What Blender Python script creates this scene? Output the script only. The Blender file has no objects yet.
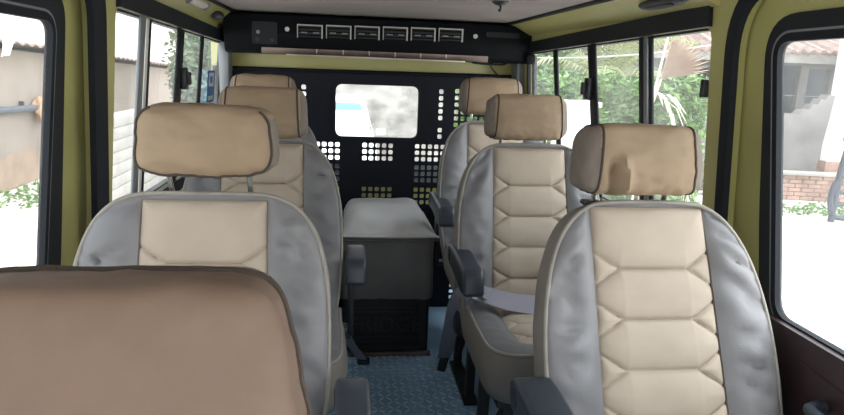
import bpy, bmesh, math, random
from mathutils import Vector, Matrix, noise
random.seed(7)
SC = bpy.context.scene
COL = SC.collection
PI = math.pi
def R(d): return math.radians(d)

# ------------------------------------------------------------------ materials
def pmat(name, col, rough=.6, metal=0., var=.0, vscale=6., bump=0., bscale=200., col2=None, spec=.5, coat=0., detail=4., coords='Object', sheen=0.):
    m = bpy.data.materials.new(name); m.use_nodes = True
    nt = m.node_tree; b = nt.nodes['Principled BSDF']
    b.inputs['Base Color'].default_value = (*col, 1)
    b.inputs['Roughness'].default_value = rough
    b.inputs['Metallic'].default_value = metal
    b.inputs['Specular IOR Level'].default_value = spec
    if coat: b.inputs['Coat Weight'].default_value = coat
    if sheen: b.inputs['Sheen Weight'].default_value = sheen
    if var or col2 or bump:
        tc = nt.nodes.new('ShaderNodeTexCoord')
    if var or col2:
        n = nt.nodes.new('ShaderNodeTexNoise'); n.inputs['Scale'].default_value = vscale; n.inputs['Detail'].default_value = detail
        nt.links.new(tc.outputs[coords], n.inputs['Vector'])
        r = nt.nodes.new('ShaderNodeValToRGB')
        c2 = col2 or tuple(max(0, c*(1+var)) for c in col)
        c1 = col if col2 else tuple(c*(1-var) for c in col)
        r.color_ramp.elements[0].position = .35; r.color_ramp.elements[1].position = .68
        r.color_ramp.elements[0].color = (*c1, 1); r.color_ramp.elements[1].color = (*c2, 1)
        nt.links.new(n.outputs['Fac'], r.inputs['Fac']); nt.links.new(r.outputs['Color'], b.inputs['Base Color'])
    if bump:
        n2 = nt.nodes.new('ShaderNodeTexNoise'); n2.inputs['Scale'].default_value = bscale; n2.inputs['Detail'].default_value = 3
        nt.links.new(tc.outputs[coords], n2.inputs['Vector'])
        bp = nt.nodes.new('ShaderNodeBump'); bp.inputs['Strength'].default_value = bump; bp.inputs['Distance'].default_value = .002
        nt.links.new(n2.outputs['Fac'], bp.inputs['Height']); nt.links.new(bp.outputs['Normal'], b.inputs['Normal'])
    return m

def weave_mat(name, col, rough=.75, var=.08, scale=420., spec=.35):
    """woven cloth: two crossed fine wave textures for the threads, soft mottling"""
    m = pmat(name, col, rough, var=var, vscale=9., spec=spec)
    nt = m.node_tree; b = nt.nodes['Principled BSDF']
    tc = nt.nodes.new('ShaderNodeTexCoord')
    hs = []
    for d in ('X', 'Z'):
        w = nt.nodes.new('ShaderNodeTexWave'); w.bands_direction = d; w.inputs['Scale'].default_value = scale
        w.inputs['Distortion'].default_value = 2.5; w.inputs['Detail'].default_value = 2.
        nt.links.new(tc.outputs['Object'], w.inputs['Vector']); hs.append(w)
    mx = nt.nodes.new('ShaderNodeMath'); mx.operation = 'ADD'
    nt.links.new(hs[0].outputs['Fac'], mx.inputs[0]); nt.links.new(hs[1].outputs['Fac'], mx.inputs[1])
    bp = nt.nodes.new('ShaderNodeBump'); bp.inputs['Strength'].default_value = .18; bp.inputs['Distance'].default_value = .0012
    nt.links.new(mx.outputs[0], bp.inputs['Height']); nt.links.new(bp.outputs['Normal'], b.inputs['Normal'])
    return m

def glass_mat(name, tint=(.97, .985, .98), dirt_haze=.05, refl=1.0):
    m = bpy.data.materials.new(name); m.use_nodes = True
    nt = m.node_tree; nt.nodes.clear()
    out = nt.nodes.new('ShaderNodeOutputMaterial')
    tr = nt.nodes.new('ShaderNodeBsdfTransparent'); tr.inputs[0].default_value = (*tint, 1)
    gl = nt.nodes.new('ShaderNodeBsdfGlossy'); gl.inputs['Roughness'].default_value = .02; gl.inputs[0].default_value = (refl, refl, refl, 1)
    lw = nt.nodes.new('ShaderNodeLayerWeight'); lw.inputs[0].default_value = .5
    pw = nt.nodes.new('ShaderNodeMath'); pw.operation = 'POWER'; pw.inputs[1].default_value = 5.; nt.links.new(lw.outputs['Facing'], pw.inputs[0])
    fr = nt.nodes.new('ShaderNodeMath'); fr.operation = 'MULTIPLY_ADD'; fr.inputs[1].default_value = .55; fr.inputs[2].default_value = .035; nt.links.new(pw.outputs[0], fr.inputs[0])
    mx = nt.nodes.new('ShaderNodeMixShader')
    nt.links.new(fr.outputs[0], mx.inputs[0]); nt.links.new(tr.outputs[0], mx.inputs[1]); nt.links.new(gl.outputs[0], mx.inputs[2])
    last = mx
    if dirt_haze:  # pane dust, plus the milky bloom put in as a translucent mix
        tl = nt.nodes.new('ShaderNodeBsdfTranslucent'); tl.inputs[0].default_value = (.85, .87, .85, 1)
        tc = nt.nodes.new('ShaderNodeTexCoord'); n = nt.nodes.new('ShaderNodeTexNoise'); n.inputs['Scale'].default_value = 5.; n.inputs['Detail'].default_value = 5
        nt.links.new(tc.outputs['Object'], n.inputs['Vector'])
        mr = nt.nodes.new('ShaderNodeMapRange'); mr.inputs[1].default_value = .3; mr.inputs[2].default_value = .8
        mr.inputs[3].default_value = dirt_haze*.5; mr.inputs[4].default_value = dirt_haze*1.6
        nt.links.new(n.outputs['Fac'], mr.inputs[0])
        m2 = nt.nodes.new('ShaderNodeMixShader')
        nt.links.new(mr.outputs[0], m2.inputs[0]); nt.links.new(mx.outputs[0], m2.inputs[1]); nt.links.new(tl.outputs[0], m2.inputs[2])
        last = m2
    nt.links.new(last.outputs[0], out.inputs['Surface'])
    return m

M = {}
M['tan'] = weave_mat('tan_cloth', (.50, .40, .30), .8, .06)
M['tan_panel'] = weave_mat('tan_quilted_cloth', (.43, .365, .295), .75, .05)
M['tan_dark'] = weave_mat('taupe_cloth', (.20, .17, .145), .75, .08)
M['tan_head'] = weave_mat('tan_headrest_cloth', (.315, .232, .155), .7, .10)
M['shaded_head'] = weave_mat('shaded_brown_headrest_cloth', (.165, .112, .083), .65, .10, 300.)  # tan headrest cloth with the shade on it put into the colour
M['seam'] = pmat('dark_seam', (.050, .037, .029), .8, bump=.6, bscale=260.)
M['grey_vinyl'] = pmat('grey_vinyl', (.170, .170, .180), .42, var=.05, vscale=5., bump=.25, bscale=420., spec=.5)
M['grey_side'] = pmat('grey_cloth_side', (.19, .172, .155), .75, var=.08, vscale=10., bump=.3, bscale=380.)
M['piping'] = pmat('pale_piping', (.25, .235, .21), .6, var=.1, vscale=30., bump=.4, bscale=300.)
M['chrome'] = pmat('chrome', (.90, .91, .92), .22, 1.)
M['black_plastic'] = pmat('black_plastic', (.022, .026, .034), .42, bump=.25, bscale=500.)
M['arm_plastic'] = pmat('blue_black_plastic', (.030, .038, .052), .38, bump=.25, bscale=500.)
M['black_metal'] = pmat('black_metal', (.012, .013, .016), .5, bump=.1, bscale=80.)
M['partition'] = pmat('navy_black_paint', (.006, .009, .017), .55, var=.15, vscale=2., spec=.25)
M['aircon'] = pmat('black_moulded_plastic', (.005, .006, .008), .6, bump=.3, bscale=300., spec=.12)
M['vent_highlight'] = pmat('vent_bezel_highlight', (.52, .52, .50), .4)  # pale colour paints the n-shaped highlight round each vent
M['screw'] = pmat('pale_screw', (.55, .53, .5), .4, .5)
M['strip'] = pmat('worn_brown_metal', (.17, .13, .115), .35, .6, var=.35, vscale=5.)
M['strip_edge'] = pmat('bright_metal_edge', (.62, .56, .5), .3, .8, var=.3, vscale=4.)
M['yellow'] = pmat('yellow_green_paint', (.48, .46, .185), .34, var=.05, vscale=3., spec=.5)
M['rubber'] = pmat('black_rubber', (.013, .016, .022), .7, bump=.15, bscale=120., spec=.25)
M['frame'] = pmat('black_window_frame', (.012, .015, .020), .5, spec=.3)
M['frame_grey'] = pmat('grey_window_channel', (.24, .26, .28), .4, .3)
M['maroon'] = pmat('dark_maroon_door_trim', (.030, .016, .018), .38, var=.2, vscale=3., bump=.3, bscale=300.)
M['ceiling'] = pmat('grey_headliner', (.30, .265, .255), .85, var=.10, vscale=2.5, bump=.4, bscale=250.)
M['floor'] = pmat('blue_floor_mat', (.28, .46, .68), .40, var=.12, vscale=7.)
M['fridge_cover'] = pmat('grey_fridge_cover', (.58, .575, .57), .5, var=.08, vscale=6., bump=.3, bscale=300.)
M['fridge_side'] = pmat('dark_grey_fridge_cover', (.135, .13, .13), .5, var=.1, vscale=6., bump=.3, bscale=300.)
M['fridge_black'] = pmat('black_fridge_body', (.010, .011, .014), .5)
M['belt'] = pmat('lavender_grey_webbing', (.28, .27, .325), .6, bump=.4, bscale=500.)
M['glass'] = glass_mat('window_glass', dirt_haze=.06)
M['glass_dust_haze'] = glass_mat('dusty_hazy_window_glass', dirt_haze=.10)
M['glass_rear'] = glass_mat('rear_glass', dirt_haze=.12)
M['sticker_blue'] = pmat('blue_sticker', (.05, .19, .48), .4)
M['sticker_white'] = pmat('white_sticker', (.8, .85, .88), .4)
M['lamp_white'] = pmat('white_lamp_cover', (.75, .73, .68), .4)
# outdoors
M['ground'] = pmat('pale_dry_earth', (.60, .56, .50), .95, vscale=.9, col2=(.74, .71, .66), bump=.8, bscale=6., detail=8)
M['mud'] = pmat('mud_plaster', (.33, .275, .235), .9, var=.10, vscale=1.2, bump=.6, bscale=12.)
M['tin'] = pmat('rusty_tin', (.27, .19, .16), .6, .2, var=.3, vscale=3.)
M['mud_red'] = pmat('red_mud_splash', (.37, .27, .205), .9, var=.15, vscale=2.)
M['stone'] = pmat('grey_stone_blocks', (.31, .295, .275), .9, var=.12, vscale=4.)
M['plaster'] = pmat('grey_plaster', (.19, .182, .178), .9, var=.25, vscale=1.2, bump=.5, bscale=10.)
M['white_wall'] = pmat('whitewash', (.80, .80, .79), .8, var=.05, vscale=1.)
M['brick'] = pmat('red_brick', (.30, .19, .15), .9, var=.25, vscale=4.)
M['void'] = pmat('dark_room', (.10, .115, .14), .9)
M['pipe'] = pmat('blue_grey_pipe', (.08, .10, .125), .5)
M['rag'] = pmat('orange_brown_rag', (.42, .26, .16), .9)
M['leaf'] = pmat('green_leaves', (.075, .165, .035), .5, vscale=4., col2=(.15, .27, .07))
M['leaf2'] = pmat('blue_green_leaves', (.07, .115, .065), .5, vscale=3., col2=(.13, .20, .11))
M['leaf3'] = pmat('grey_green_leaves', (.14, .17, .10), .5, vscale=3., col2=(.25, .27, .17))
M['palm'] = pmat('palm_leaflets', (.20, .24, .10), .5, vscale=3., col2=(.34, .37, .18))
M['dry'] = pmat('dry_palm', (.40, .29, .22), .8, vscale=3., col2=(.50, .38, .30))
M['dry_pale'] = pmat('bleached_palm', (.55, .50, .42), .8, vscale=3., col2=(.70, .65, .57))
M['bark'] = pmat('bark', (.25, .20, .16), .9, var=.25, vscale=5.)
M['bank'] = pmat('gravel_bank', (.13, .12, .11), .95, vscale=2.6, col2=(.30, .285, .26), detail=9, bump=.8, bscale=6.)
M['car_white'] = pmat('white_car_paint', (.82, .83, .84), .25, coat=.5)
M['car_glass'] = pmat('pale_reflecting_windscreen', (.62, .67, .70), .08, spec=.8)
M['teal'] = pmat('teal_sun_strip', (.06, .22, .27), .35)
M['lamp_glass'] = pmat('headlamp', (.6, .62, .65), .1, .3)
M['steel_blue'] = pmat('blue_grey_steel_tube', (.04, .05, .07), .5, .3)
M['tyre'] = pmat('tyre', (.02, .02, .022), .8)
M['cable'] = pmat('pale_cable', (.55, .55, .55), .6)

# ------------------------------------------------------------------ mesh helpers
def link(o, parent=None):
    COL.objects.link(o)
    if parent is not None: o.parent = parent
    return o

def mesh_obj(name, verts, faces, mat, parent=None, smooth=True, angle=50, midx=None):
    me = bpy.data.meshes.new(name)
    me.from_pydata([tuple(v) for v in verts], [], faces)
    mats = mat if isinstance(mat, (list, tuple)) else [mat]
    for m in mats: me.materials.append(m)
    if midx: me.polygons.foreach_set('material_index', midx)
    bm = bmesh.new(); bm.from_mesh(me); bmesh.ops.recalc_face_normals(bm, faces=bm.faces); bm.to_mesh(me); bm.free()
    if smooth:
        me.polygons.foreach_set('use_smooth', [True]*len(me.polygons)); me.set_sharp_from_angle(angle=R(angle))
    me.update()
    return link(bpy.data.objects.new(name, me), parent)

def bm_obj(name, bm, mat, parent=None, smooth=True, angle=40):
    me = bpy.data.meshes.new(name); bmesh.ops.recalc_face_normals(bm, faces=bm.faces); bm.to_mesh(me); bm.free()
    for m in (mat if isinstance(mat, (list, tuple)) else [mat]): me.materials.append(m)
    if smooth:
        me.polygons.foreach_set('use_smooth', [True]*len(me.polygons)); me.set_sharp_from_angle(angle=R(angle))
    return link(bpy.data.objects.new(name, me), parent)

def add_box(bm, c, s, rot=None, bev=0., seg=2):
    r = bmesh.ops.create_cube(bm, size=1.)
    vs = r['verts']
    mt = Matrix.Translation(Vector(c)) @ (rot.to_4x4() if rot is not None else Matrix.Identity(4)) @ Matrix.Diagonal((*s, 1))
    bmesh.ops.transform(bm, matrix=mt, verts=vs)
    if bev:
        es = list({e for v in vs for e in v.link_edges})
        bmesh.ops.bevel(bm, geom=es, offset=bev, segments=seg, profile=.5, affect='EDGES')

def box(name, c, s, mat, parent=None, rot=None, bev=.004, seg=2):
    bm = bmesh.new(); add_box(bm, c, s, rot, bev, seg); return bm_obj(name, bm, mat, parent)

def rotm(ax, d): return Matrix.Rotation(R(d), 3, ax)

def tube_data(path, rad, n=10, closed=False, cap=True):
    P = [Vector(p) for p in path]; V = []; Fc = []
    N = len(P); up = None
    for i, p in enumerate(P):
        if closed: t = (P[(i+1) % N]-P[i-1])
        else: t = P[min(i+1, N-1)]-P[max(i-1, 0)]
        t.normalize()
        if up is None:
            a = Vector((0, 0, 1)) if abs(t.z) < .9 else Vector((1, 0, 0))
            up = (a-t*a.dot(t)).normalized()
        else:
            up = (up-t*up.dot(t)).normalized()
        s = t.cross(up)
        r = rad[i] if isinstance(rad, (list, tuple)) else rad
        for k in range(n):
            a = 2*PI*k/n; V.append(p+up*math.cos(a)*r+s*math.sin(a)*r)
    for i in range(N if closed else N-1):
        j = (i+1) % N
        for k in range(n):
            Fc.append((i*n+k, i*n+(k+1) % n, j*n+(k+1) % n, j*n+k))
    if cap and not closed:
        Fc.append(tuple(range(n))); Fc.append(tuple(range((N-1)*n, N*n)))
    return V, Fc

def tube(name, path, rad, mat, parent=None, n=10, closed=False):
    V, Fc = tube_data(path, rad, n, closed); return mesh_obj(name, V, Fc, mat, parent)

def smooth_path(pts, k=6):
    P = [Vector(p) for p in pts]; out = []
    for i in range(len(P)-1):
        p0 = P[max(i-1, 0)]; p1 = P[i]; p2 = P[i+1]; p3 = P[min(i+2, len(P)-1)]
        for j in range(k):
            t = j/k
            out.append(.5*((2*p1)+(p2-p0)*t+(2*p0-5*p1+4*p2-p3)*t*t+(3*p1-p0-3*p2+p3)*t**3))
    out.append(P[-1]); return out

def ribbon(name, pts, widths, w, th, mat, parent=None, k=6):
    """strap: pts path, widths = direction of the width at each point"""
    P = smooth_path(pts, k); D = [d.normalized() for d in smooth_path(widths, k)]
    V = []; Fc = []
    for i, p in enumerate(P):
        t = (P[min(i+1, len(P)-1)]-P[max(i-1, 0)]).normalized()
        d = (D[i]-t*D[i].dot(t)).normalized(); nn = t.cross(d)
        for a, b in ((-1, -1), (1, -1), (1, 1), (-1, 1)): V.append(p+d*a*w/2+nn*b*th/2)
    for i in range(len(P)-1):
        for q in range(4): Fc.append((i*4+q, i*4+(q+1) % 4, i*4+4+(q+1) % 4, i*4+4+q))
    Fc.append((0, 1, 2, 3)); e = (len(P)-1)*4; Fc.append((e, e+1, e+2, e+3))
    return mesh_obj(name, V, Fc, mat, parent, angle=40)

def round_poly(pts, r, n=6):
    """round the corners of a 2D polygon; r may be a list"""
    out = []; N = len(pts)
    for i in range(N):
        p = Vector(pts[i]); a = Vector(pts[i-1])-p; b = Vector(pts[(i+1) % N])-p
        rr = r[i] if isinstance(r, (list, tuple)) else r
        if rr <= 0: out.append(tuple(p)); continue
        rr = min(rr, a.length*.49, b.length*.49)
        s = p+a.normalized()*rr; e = p+b.normalized()*rr
        for j in range(n+1):
            t = j/n; q = s*(1-t)**2+p*2*t*(1-t)+e*t*t; out.append((q.x, q.y))
    return out

def rrect(x0, y0, x1, y1, r, n=6): return round_poly([(x0, y0), (x1, y0), (x1, y1), (x0, y1)], r, n)

def plate_data(outer, holes, th):
    cu = bpy.data.curves.new('tmp', 'CURVE'); cu.dimensions = '2D'; cu.fill_mode = 'BOTH'; cu.extrude = th/2
    for loop in [outer]+list(holes):
        sp = cu.splines.new('POLY'); sp.points.add(len(loop)-1); sp.use_cyclic_u = True
        for i, q in enumerate(loop): sp.points[i].co = (q[0], q[1], 0, 1)
    ob = bpy.data.objects.new('tmp', cu); COL.objects.link(ob)
    dg = bpy.context.evaluated_depsgraph_get()
    me = bpy.data.meshes.new_from_object(ob.evaluated_get(dg))
    V = [v.co.copy() for v in me.vertices]; Fc = [tuple(p.vertices) for p in me.polygons]
    bpy.data.objects.remove(ob); bpy.data.curves.remove(cu); bpy.data.meshes.remove(me)
    return V, Fc

def plate(name, outer, holes, th, fn, mat, parent=None):
    V, Fc = plate_data(outer, holes, th)
    return mesh_obj(name, [fn(v.x, v.y, v.z) for v in V], Fc, mat, parent, angle=30)

def thing(name, label, cat, loc=(0, 0, 0), group=None):
    o = bpy.data.objects.new(name, None); o.empty_display_size = .1; COL.objects.link(o); o.location = loc
    return tag(o, label, cat, group)
def tag(o, label, cat, group=None):
    o['label'] = label; o['category'] = cat
    if group: o['group'] = group
    return o
def structure(o, label=None):
    o['kind'] = 'structure'
    if label: o['label'] = label
    return o
def s_empty(name):
    o = bpy.data.objects.new(name, None); COL.objects.link(o); return structure(o)

# ------------------------------------------------------------------ seats
def outline(L, half, top_half, s0, pw=2.6, ex=.21, base=.235, n_side=46, n_top=16):
    """half outline of a backrest in (x, s): bottom left, over the top, to bottom right"""
    def w(s):
        if s < s0: return base+(half-base)*math.sin(PI/2*max(0, s)/s0)
        t = min(1, (s-s0)/(L-s0)); return half*max(0, 1-t**pw)**ex
    lo, hi = s0, L
    for _ in range(40):
        mid = (lo+hi)/2
        if w(mid) > top_half: lo = mid
        else: hi = mid
    sl = lo
    left = []
    for i in range(n_side):
        t = i/n_side; s = sl*(1-(1-t)**1.5); left.append((-w(s), s))
    top = []
    for i in range(n_top+1):
        x = -top_half+2*top_half*i/n_top
        top.append((x, sl+(L-sl)*min(1, (1-abs(x/top_half)**3))*.55))
    return left+top+[(-x, s) for x, s in reversed(left)], n_side, n_top

def pad_shell(P, Q, fn, bulge, side, seed, nb=9, wr=.004, flare=.006, side_sh=.97):
    """soft bolster strip from the inner edge Q out to the outline P, then the side and the back"""
    N = len(P); V = []; Fc = []
    rings = []
    cx = sum(p[0] for p in P)/N; cy = sum(p[1] for p in P)/N
    for j in range(nb+1):
        t = j/nb; ring = []
        for (px, py), (qx, qy) in zip(P, Q):
            x = qx+(px-qx)*t; y = qy+(py-qy)*t
            span = math.hypot(px-qx, py-qy)
            b = bulge*min(1, span/.09)
            h = b*math.sin(PI*min(1, t*.93+.03))**.7-.006*(1-t)
            nz = noise.noise(Vector((x*6+seed, y*15, seed*1.7)))+.6*noise.noise(Vector((x*14, y*34+seed, 3.1)))
            rg = 1-abs(noise.noise(Vector((x*3.5+seed*2, y*13+abs(x)*6, 7.7))))*5.
            r2 = 1-abs(noise.noise(Vector((x*5-seed, y*21-abs(x)*9, 1.7))))*6.
            tw = math.sin(PI*min(1, t*.9+.08))
            h += min(1, span/.09)*(wr*.45*math.sin(PI*t)*nz-wr*1.1*tw*max(0, rg)**1.5*min(1, t*1.6)-wr*.8*tw*max(0, r2)**1.5*t)
            ring.append((x, y, h))
        rings.append(ring)
    for dep, sc, fl in ((.012, 1., flare*.6), (side*.35, 1., flare), (side*.75, 1., flare*.4), (side, side_sh, 0)):
        ring = []
        for (px, py) in P:
            d = Vector((px-cx, py-cy)); d.normalize()
            ww = .003*noise.noise(Vector((px*9+seed, py*13, dep*22)))
            ring.append((cx+(px-cx)*sc+d.x*(fl+ww), cy+(py-cy)*sc+d.y*(fl+ww), -dep))
        rings.append(ring)
    for r_ in rings: V += [fn(*q) for q in r_]
    for j in range(len(rings)-1):
        for i in range(N-1):
            Fc.append((j*N+i, j*N+i+1, (j+1)*N+i+1, (j+1)*N+i))
    e = (len(rings)-1)*N
    Fc.append(tuple(range(e, e+N)))
    # close the open end below
    for j in range(len(rings)-1):
        if j >= nb: Fc.append((j*N, (j+1)*N, (j+1)*N+N-1, j*N+N-1))
    Fc_side = [k for k in range(len(Fc))]
    midx = []
    for j in range(len(rings)-1): midx += [0 if j < nb else 1]*(N-1)
    midx += [1]*(len(Fc)-len(midx))
    return V, Fc, midx

def groove_dist(x, s, p, lines, node, dy):
    """distance to the quilting seams: level seams with splayed ends"""
    best = 9.
    ax = abs(x)
    for s0 in lines:
        if ax <= node: d = abs(s-s0)
        else:
            f = (ax-node)/max(1e-6, p-node)
            sl = dy/max(1e-6, p-node)
            d = min(abs(s-(s0+dy*f)), abs(s-(s0-dy*f)))/math.sqrt(1+sl*sl)
        best = min(best, d)
    return best

def quilt_panel(left, right, s_lo, s_hi, fn, lines, node_f, dy, puff=.013, depth=.011, nu=64, nv=200, seed=0.):
    V = []; Fc = []
    for j in range(nv+1):
        s = s_lo+(s_hi-s_lo)*j/nv
        xl, xr = left(s), right(s); p = (xr-xl)/2; c = (xr+xl)/2
        for i in range(nu+1):
            x = -p+2*p*i/nu
            d = groove_dist(x, s, p, lines, p*node_f, dy)
            e = min(p-abs(x), s_hi-s)
            h = puff*(1-math.exp(-(d/.018)**1.1))*(1-math.exp(-(max(0, e)/.02)))-depth*math.exp(-(d/.0030)**2)*.6
            h += .0018*noise.noise(Vector((x*14+seed, s*18, seed)))*(1 if e > .01 else 0)
            h -= .007*math.exp(-(max(0, e)/.006))
            V.append(fn(c+x, s, h))
    for j in range(nv):
        for i in range(nu):
            a = j*(nu+1)+i; Fc.append((a, a+1, a+nu+2, a+nu+1))
    return V, Fc

def headrest(parent, c, hx, hy, hz, tilt, p, mats, seed, seam_at=.80, fold=None, sag=0., cut=.86, wr=.004, ring=None, ring_r=.004, taper=.04, open_top=False):
    bm = bmesh.new(); bmesh.ops.create_cube(bm, size=2.); bmesh.ops.subdivide_edges(bm, edges=bm.edges[:], cuts=31, use_grid_fill=True)
    T = Matrix.Rotation(R(tilt), 3, 'X'); c = Vector(c)
    def shape(q):
        f = (abs(q[0])**p+abs(q[1])**p+abs(q[2])**p)**(-1/p)
        return Vector((q[0]*f, q[1]*f, q[2]*f))
    def fin(u):
        w = Vector((u.x*hx*(1-taper*u.z), u.y*hy, u.z*hz))
        if u.y < 0: w.y -= .012*(1-u.x**2)*(1-u.z**2)
        nz = noise.noise(Vector((u.x*2.2+seed, u.z*2.6, u.y*1.5+seed)))*wr*1.5+noise.noise(Vector((u.x*6+seed, u.z*5, u.y*3)))*wr*.7
        n = Vector((u.x/hx, u.y/hy, u.z/hz)); n.normalize()
        low = max(0, -u.z-.2)
        w += n*(nz+low*wr*2.2*noise.noise(Vector((u.x*9+seed, u.z*4, seed))))
        if fold and u.y < 0:
            x0, z0, x1, z1, amp = fold
            d = Vector((x1-x0, z1-z0)); t = max(0, min(1, ((u.x-x0)*d.x+(u.z-z0)*d.y)/d.length_squared))
            dd = (u.x-(x0+d.x*t)); lat = math.hypot(u.x-(x0+d.x*t), (u.z-(z0+d.y*t))*.5)
            g = math.exp(-(lat/.07)**2)*min(1, t*3+.1)
            w.y += -amp*g+amp*1.3*math.exp(-((dd+.14)/.08)**2)*min(1, t*2)*(1 if u.z < z0 else .2)
        w.z -= sag*(1-u.x**2)*max(0, -u.z)
        return w
    for v in bm.verts: v.co = c+T @ fin(shape(v.co))
    for f in bm.faces:
        m = f.calc_center_median()-c; m = T.inverted() @ m
        f.material_index = (1 if m.y > ring*hy and not (open_top and m.z > .62*hz) else 0) if ring is not None else (1 if abs(m.x) > cut*hx or m.y > hy*.35 else 0)
    o = bm_obj('headrest', bm, mats, parent, angle=60)
    if ring is not None:
        rr = (1-abs(ring)**p)**(1/p); pts = []
        for k in range(120):
            a = 2*PI*k/120; ca, sa = math.cos(a), math.sin(a)
            f = (abs(ca)**p+abs(sa)**p)**(-1/p)*rr
            u = Vector((ca*f, ring, sa*f)); pts.append(c+T @ (fin(u)*1.006))
        if open_top:
            k0 = 30; pts = pts[k0+14:]+pts[:k0-14]
        tube('seam_piping', pts, ring_r, M['seam'], o, 6, not open_top)
    for sgn in (() if ring is not None else (-1, 1)):
        rr = (1-seam_at**p)**(1/p); pts = []
        for k in range(48):
            a = 2*PI*k/48; ca, sa = math.cos(a), math.sin(a)
            f = (abs(ca)**p+abs(sa)**p)**(-1/p)*rr
            u = Vector((sgn*seam_at, ca*f, sa*f)); pts.append(c+T @ (fin(u)*1.004))
        tube('seam_piping', pts, .0030, M['seam'], o, 6, True)
    return o

def make_seat(label, X, Y0, ztop, head_dz, arm=None, roll=0., a=18., seed=1., head=(.147, .062, .085), head_p=5., head_mats=None, yaw=0., side_fix=1, L=.70,
              head_tilt=-8., fold=None, sag=0., head_dx=0., shp=(.46, 2.35, .24), hw_c=.246, arm_z=.765, wr=.004, half=.268, head_seam=.80, head_cut=.86, panel=(.134, .150), head_wr=.0025, ring=None, ring_r=.004, taper=.04, post_dy=0., arm_w=.070, open_top=False):
    root = thing('passenger_seat', label, 'seat', (X, Y0, 0), 'passenger seats along the two sides of the aisle')
    root.rotation_euler = (0, 0, R(yaw))
    ar = R(a); sa, ca = math.sin(ar), math.cos(ar); tr = math.tan(R(roll))
    def fn(x, s, h):
        return Vector((x+tr*(s-L*.5), -(L-s)*sa-h*ca, ztop-(L-s)*ca+h*sa))
    P, ns, nt_ = outline(L, half, .122, L*shp[0], shp[1], shp[2])
    ptop, pbot = panel
    s_top = L-.016
    def pl(s): return -(pbot+(ptop-pbot)*max(0, min(1, s/L)))
    Q = []
    for i, (x, s) in enumerate(P):
        if i < ns: sq = min(s, s_top)*(s_top/ max(P[ns][1], 1e-6)) if False else s/P[ns][1]*s_top; Q.append((pl(sq), sq))
        elif i <= ns+nt_: t = (i-ns)/nt_; Q.append((pl(s_top)*(1-2*t), s_top))
        else: sq = s/P[ns][1]*s_top; Q.append((-pl(sq), sq))
    V, Fc, mi = pad_shell(P, Q, fn, .026, .105, seed, wr=wr*5.)
    back = mesh_obj('backrest', V, Fc, [M['grey_vinyl'], M['grey_side']], root, midx=mi, angle=70)
    lines = [L-.155-.112*k for k in range(5)]
    V, Fc = quilt_panel(pl, lambda s: -pl(s), .02, s_top+.001, fn, lines, .58, .038, seed=seed)
    mesh_obj('quilted_panel', V, Fc, M['tan_panel'], back, angle=80)
    tube('piping', [fn(x, s, .004) for x, s in P[2:-2]], .0050, M['piping'], back, 8)
    V2 = [fn(x*1.0, s, .0) for x, s in Q]
    tube('panel_seam', [fn(x, s, -.005) for x, s in Q], .0018, M['tan_dark'], back, 6)
    # headrest on two chrome posts
    hm = head_mats or [M['tan_head'], M['tan_dark']]
    hc = fn(head_dx, L, 0)+Vector((0, .012, head_dz))
    hr = headrest(root, hc, *head, head_tilt, head_p, hm, seed, fold=fold, sag=sag, seam_at=head_seam, cut=head_cut, wr=head_wr, ring=ring, ring_r=ring_r, taper=taper, open_top=open_top)
    for sx in (-.085, .085):
        b0 = fn(head_dx+sx, L-.03, -.045)
        tube('headrest_post', [b0, b0+Vector((0, 0, .02)), hc+Vector((sx, post_dy, -.02))], .0062, M['chrome'], root, 10)
        bm = bmesh.new(); add_box(bm, fn(head_dx+sx, L, -.04)+Vector((0, 0, -.002)), (.042, .030, .012), None, .004); bm_obj('post_guide', bm, M['black_plastic'], root)
    # cushion
    zc = ztop-.56; y_b = -(.60)*sa+.03
    D = .46; HW = hw_c
    def fc(x, v, h): return Vector((x, y_b-v, zc+h+.012*(v/D)))
    pts = round_poly([(-HW*.96, 0), (-HW, D*.55), (-HW*.98, D), (HW*.98, D), (HW, D*.55), (HW*.96, 0)], [0, .1, .125, .125, .1, 0], 12)
    # resample
    tot = [0.]
    for i in range(1, len(pts)): tot.append(tot[-1]+math.hypot(pts[i][0]-pts[i-1][0], pts[i][1]-pts[i-1][1]))
    NP = 90; Pc = []
    k = 0
    for i in range(NP):
        d = tot[-1]*i/(NP-1)
        while k < len(tot)-2 and tot[k+1] < d: k += 1
        f = (d-tot[k])/max(1e-9, tot[k+1]-tot[k]); Pc.append((pts[k][0]+(pts[k+1][0]-pts[k][0])*f, pts[k][1]+(pts[k+1][1]-pts[k][1])*f))
    vm = D-.085
    Qc = [(max(-.145, min(.145, x*.58)), min(vm, y*.82)) for x, y in Pc]
    V, Fc, mi = pad_shell(Pc, Qc, fc, .022, .155, seed+3, wr=.004, flare=.020, side_sh=.96)
    cu = mesh_obj('seat_cushion', V, Fc, [M['grey_vinyl'], M['grey_side']], root, midx=mi, angle=70)
    V, Fc = quilt_panel(lambda s: -.146, lambda s: .146, 0., vm+.002, fc, [.09, .2, .31], .66, .042, nu=44, nv=90, seed=seed+5)
    mesh_obj('quilted_panel', V, Fc, M['tan_panel'], cu, angle=80)
    tube('piping', [fc(x, v, .003) for x, v in Pc], .0062, M['piping'], cu, 8)
    # pedestal
    zb = zc-.15
    bm = bmesh.new(); add_box(bm, (0, y_b-D*.48, zb-.012), (.42, D*.86, .03), None, .006); bm_obj('seat_pan', bm, M['black_metal'], root)
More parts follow.
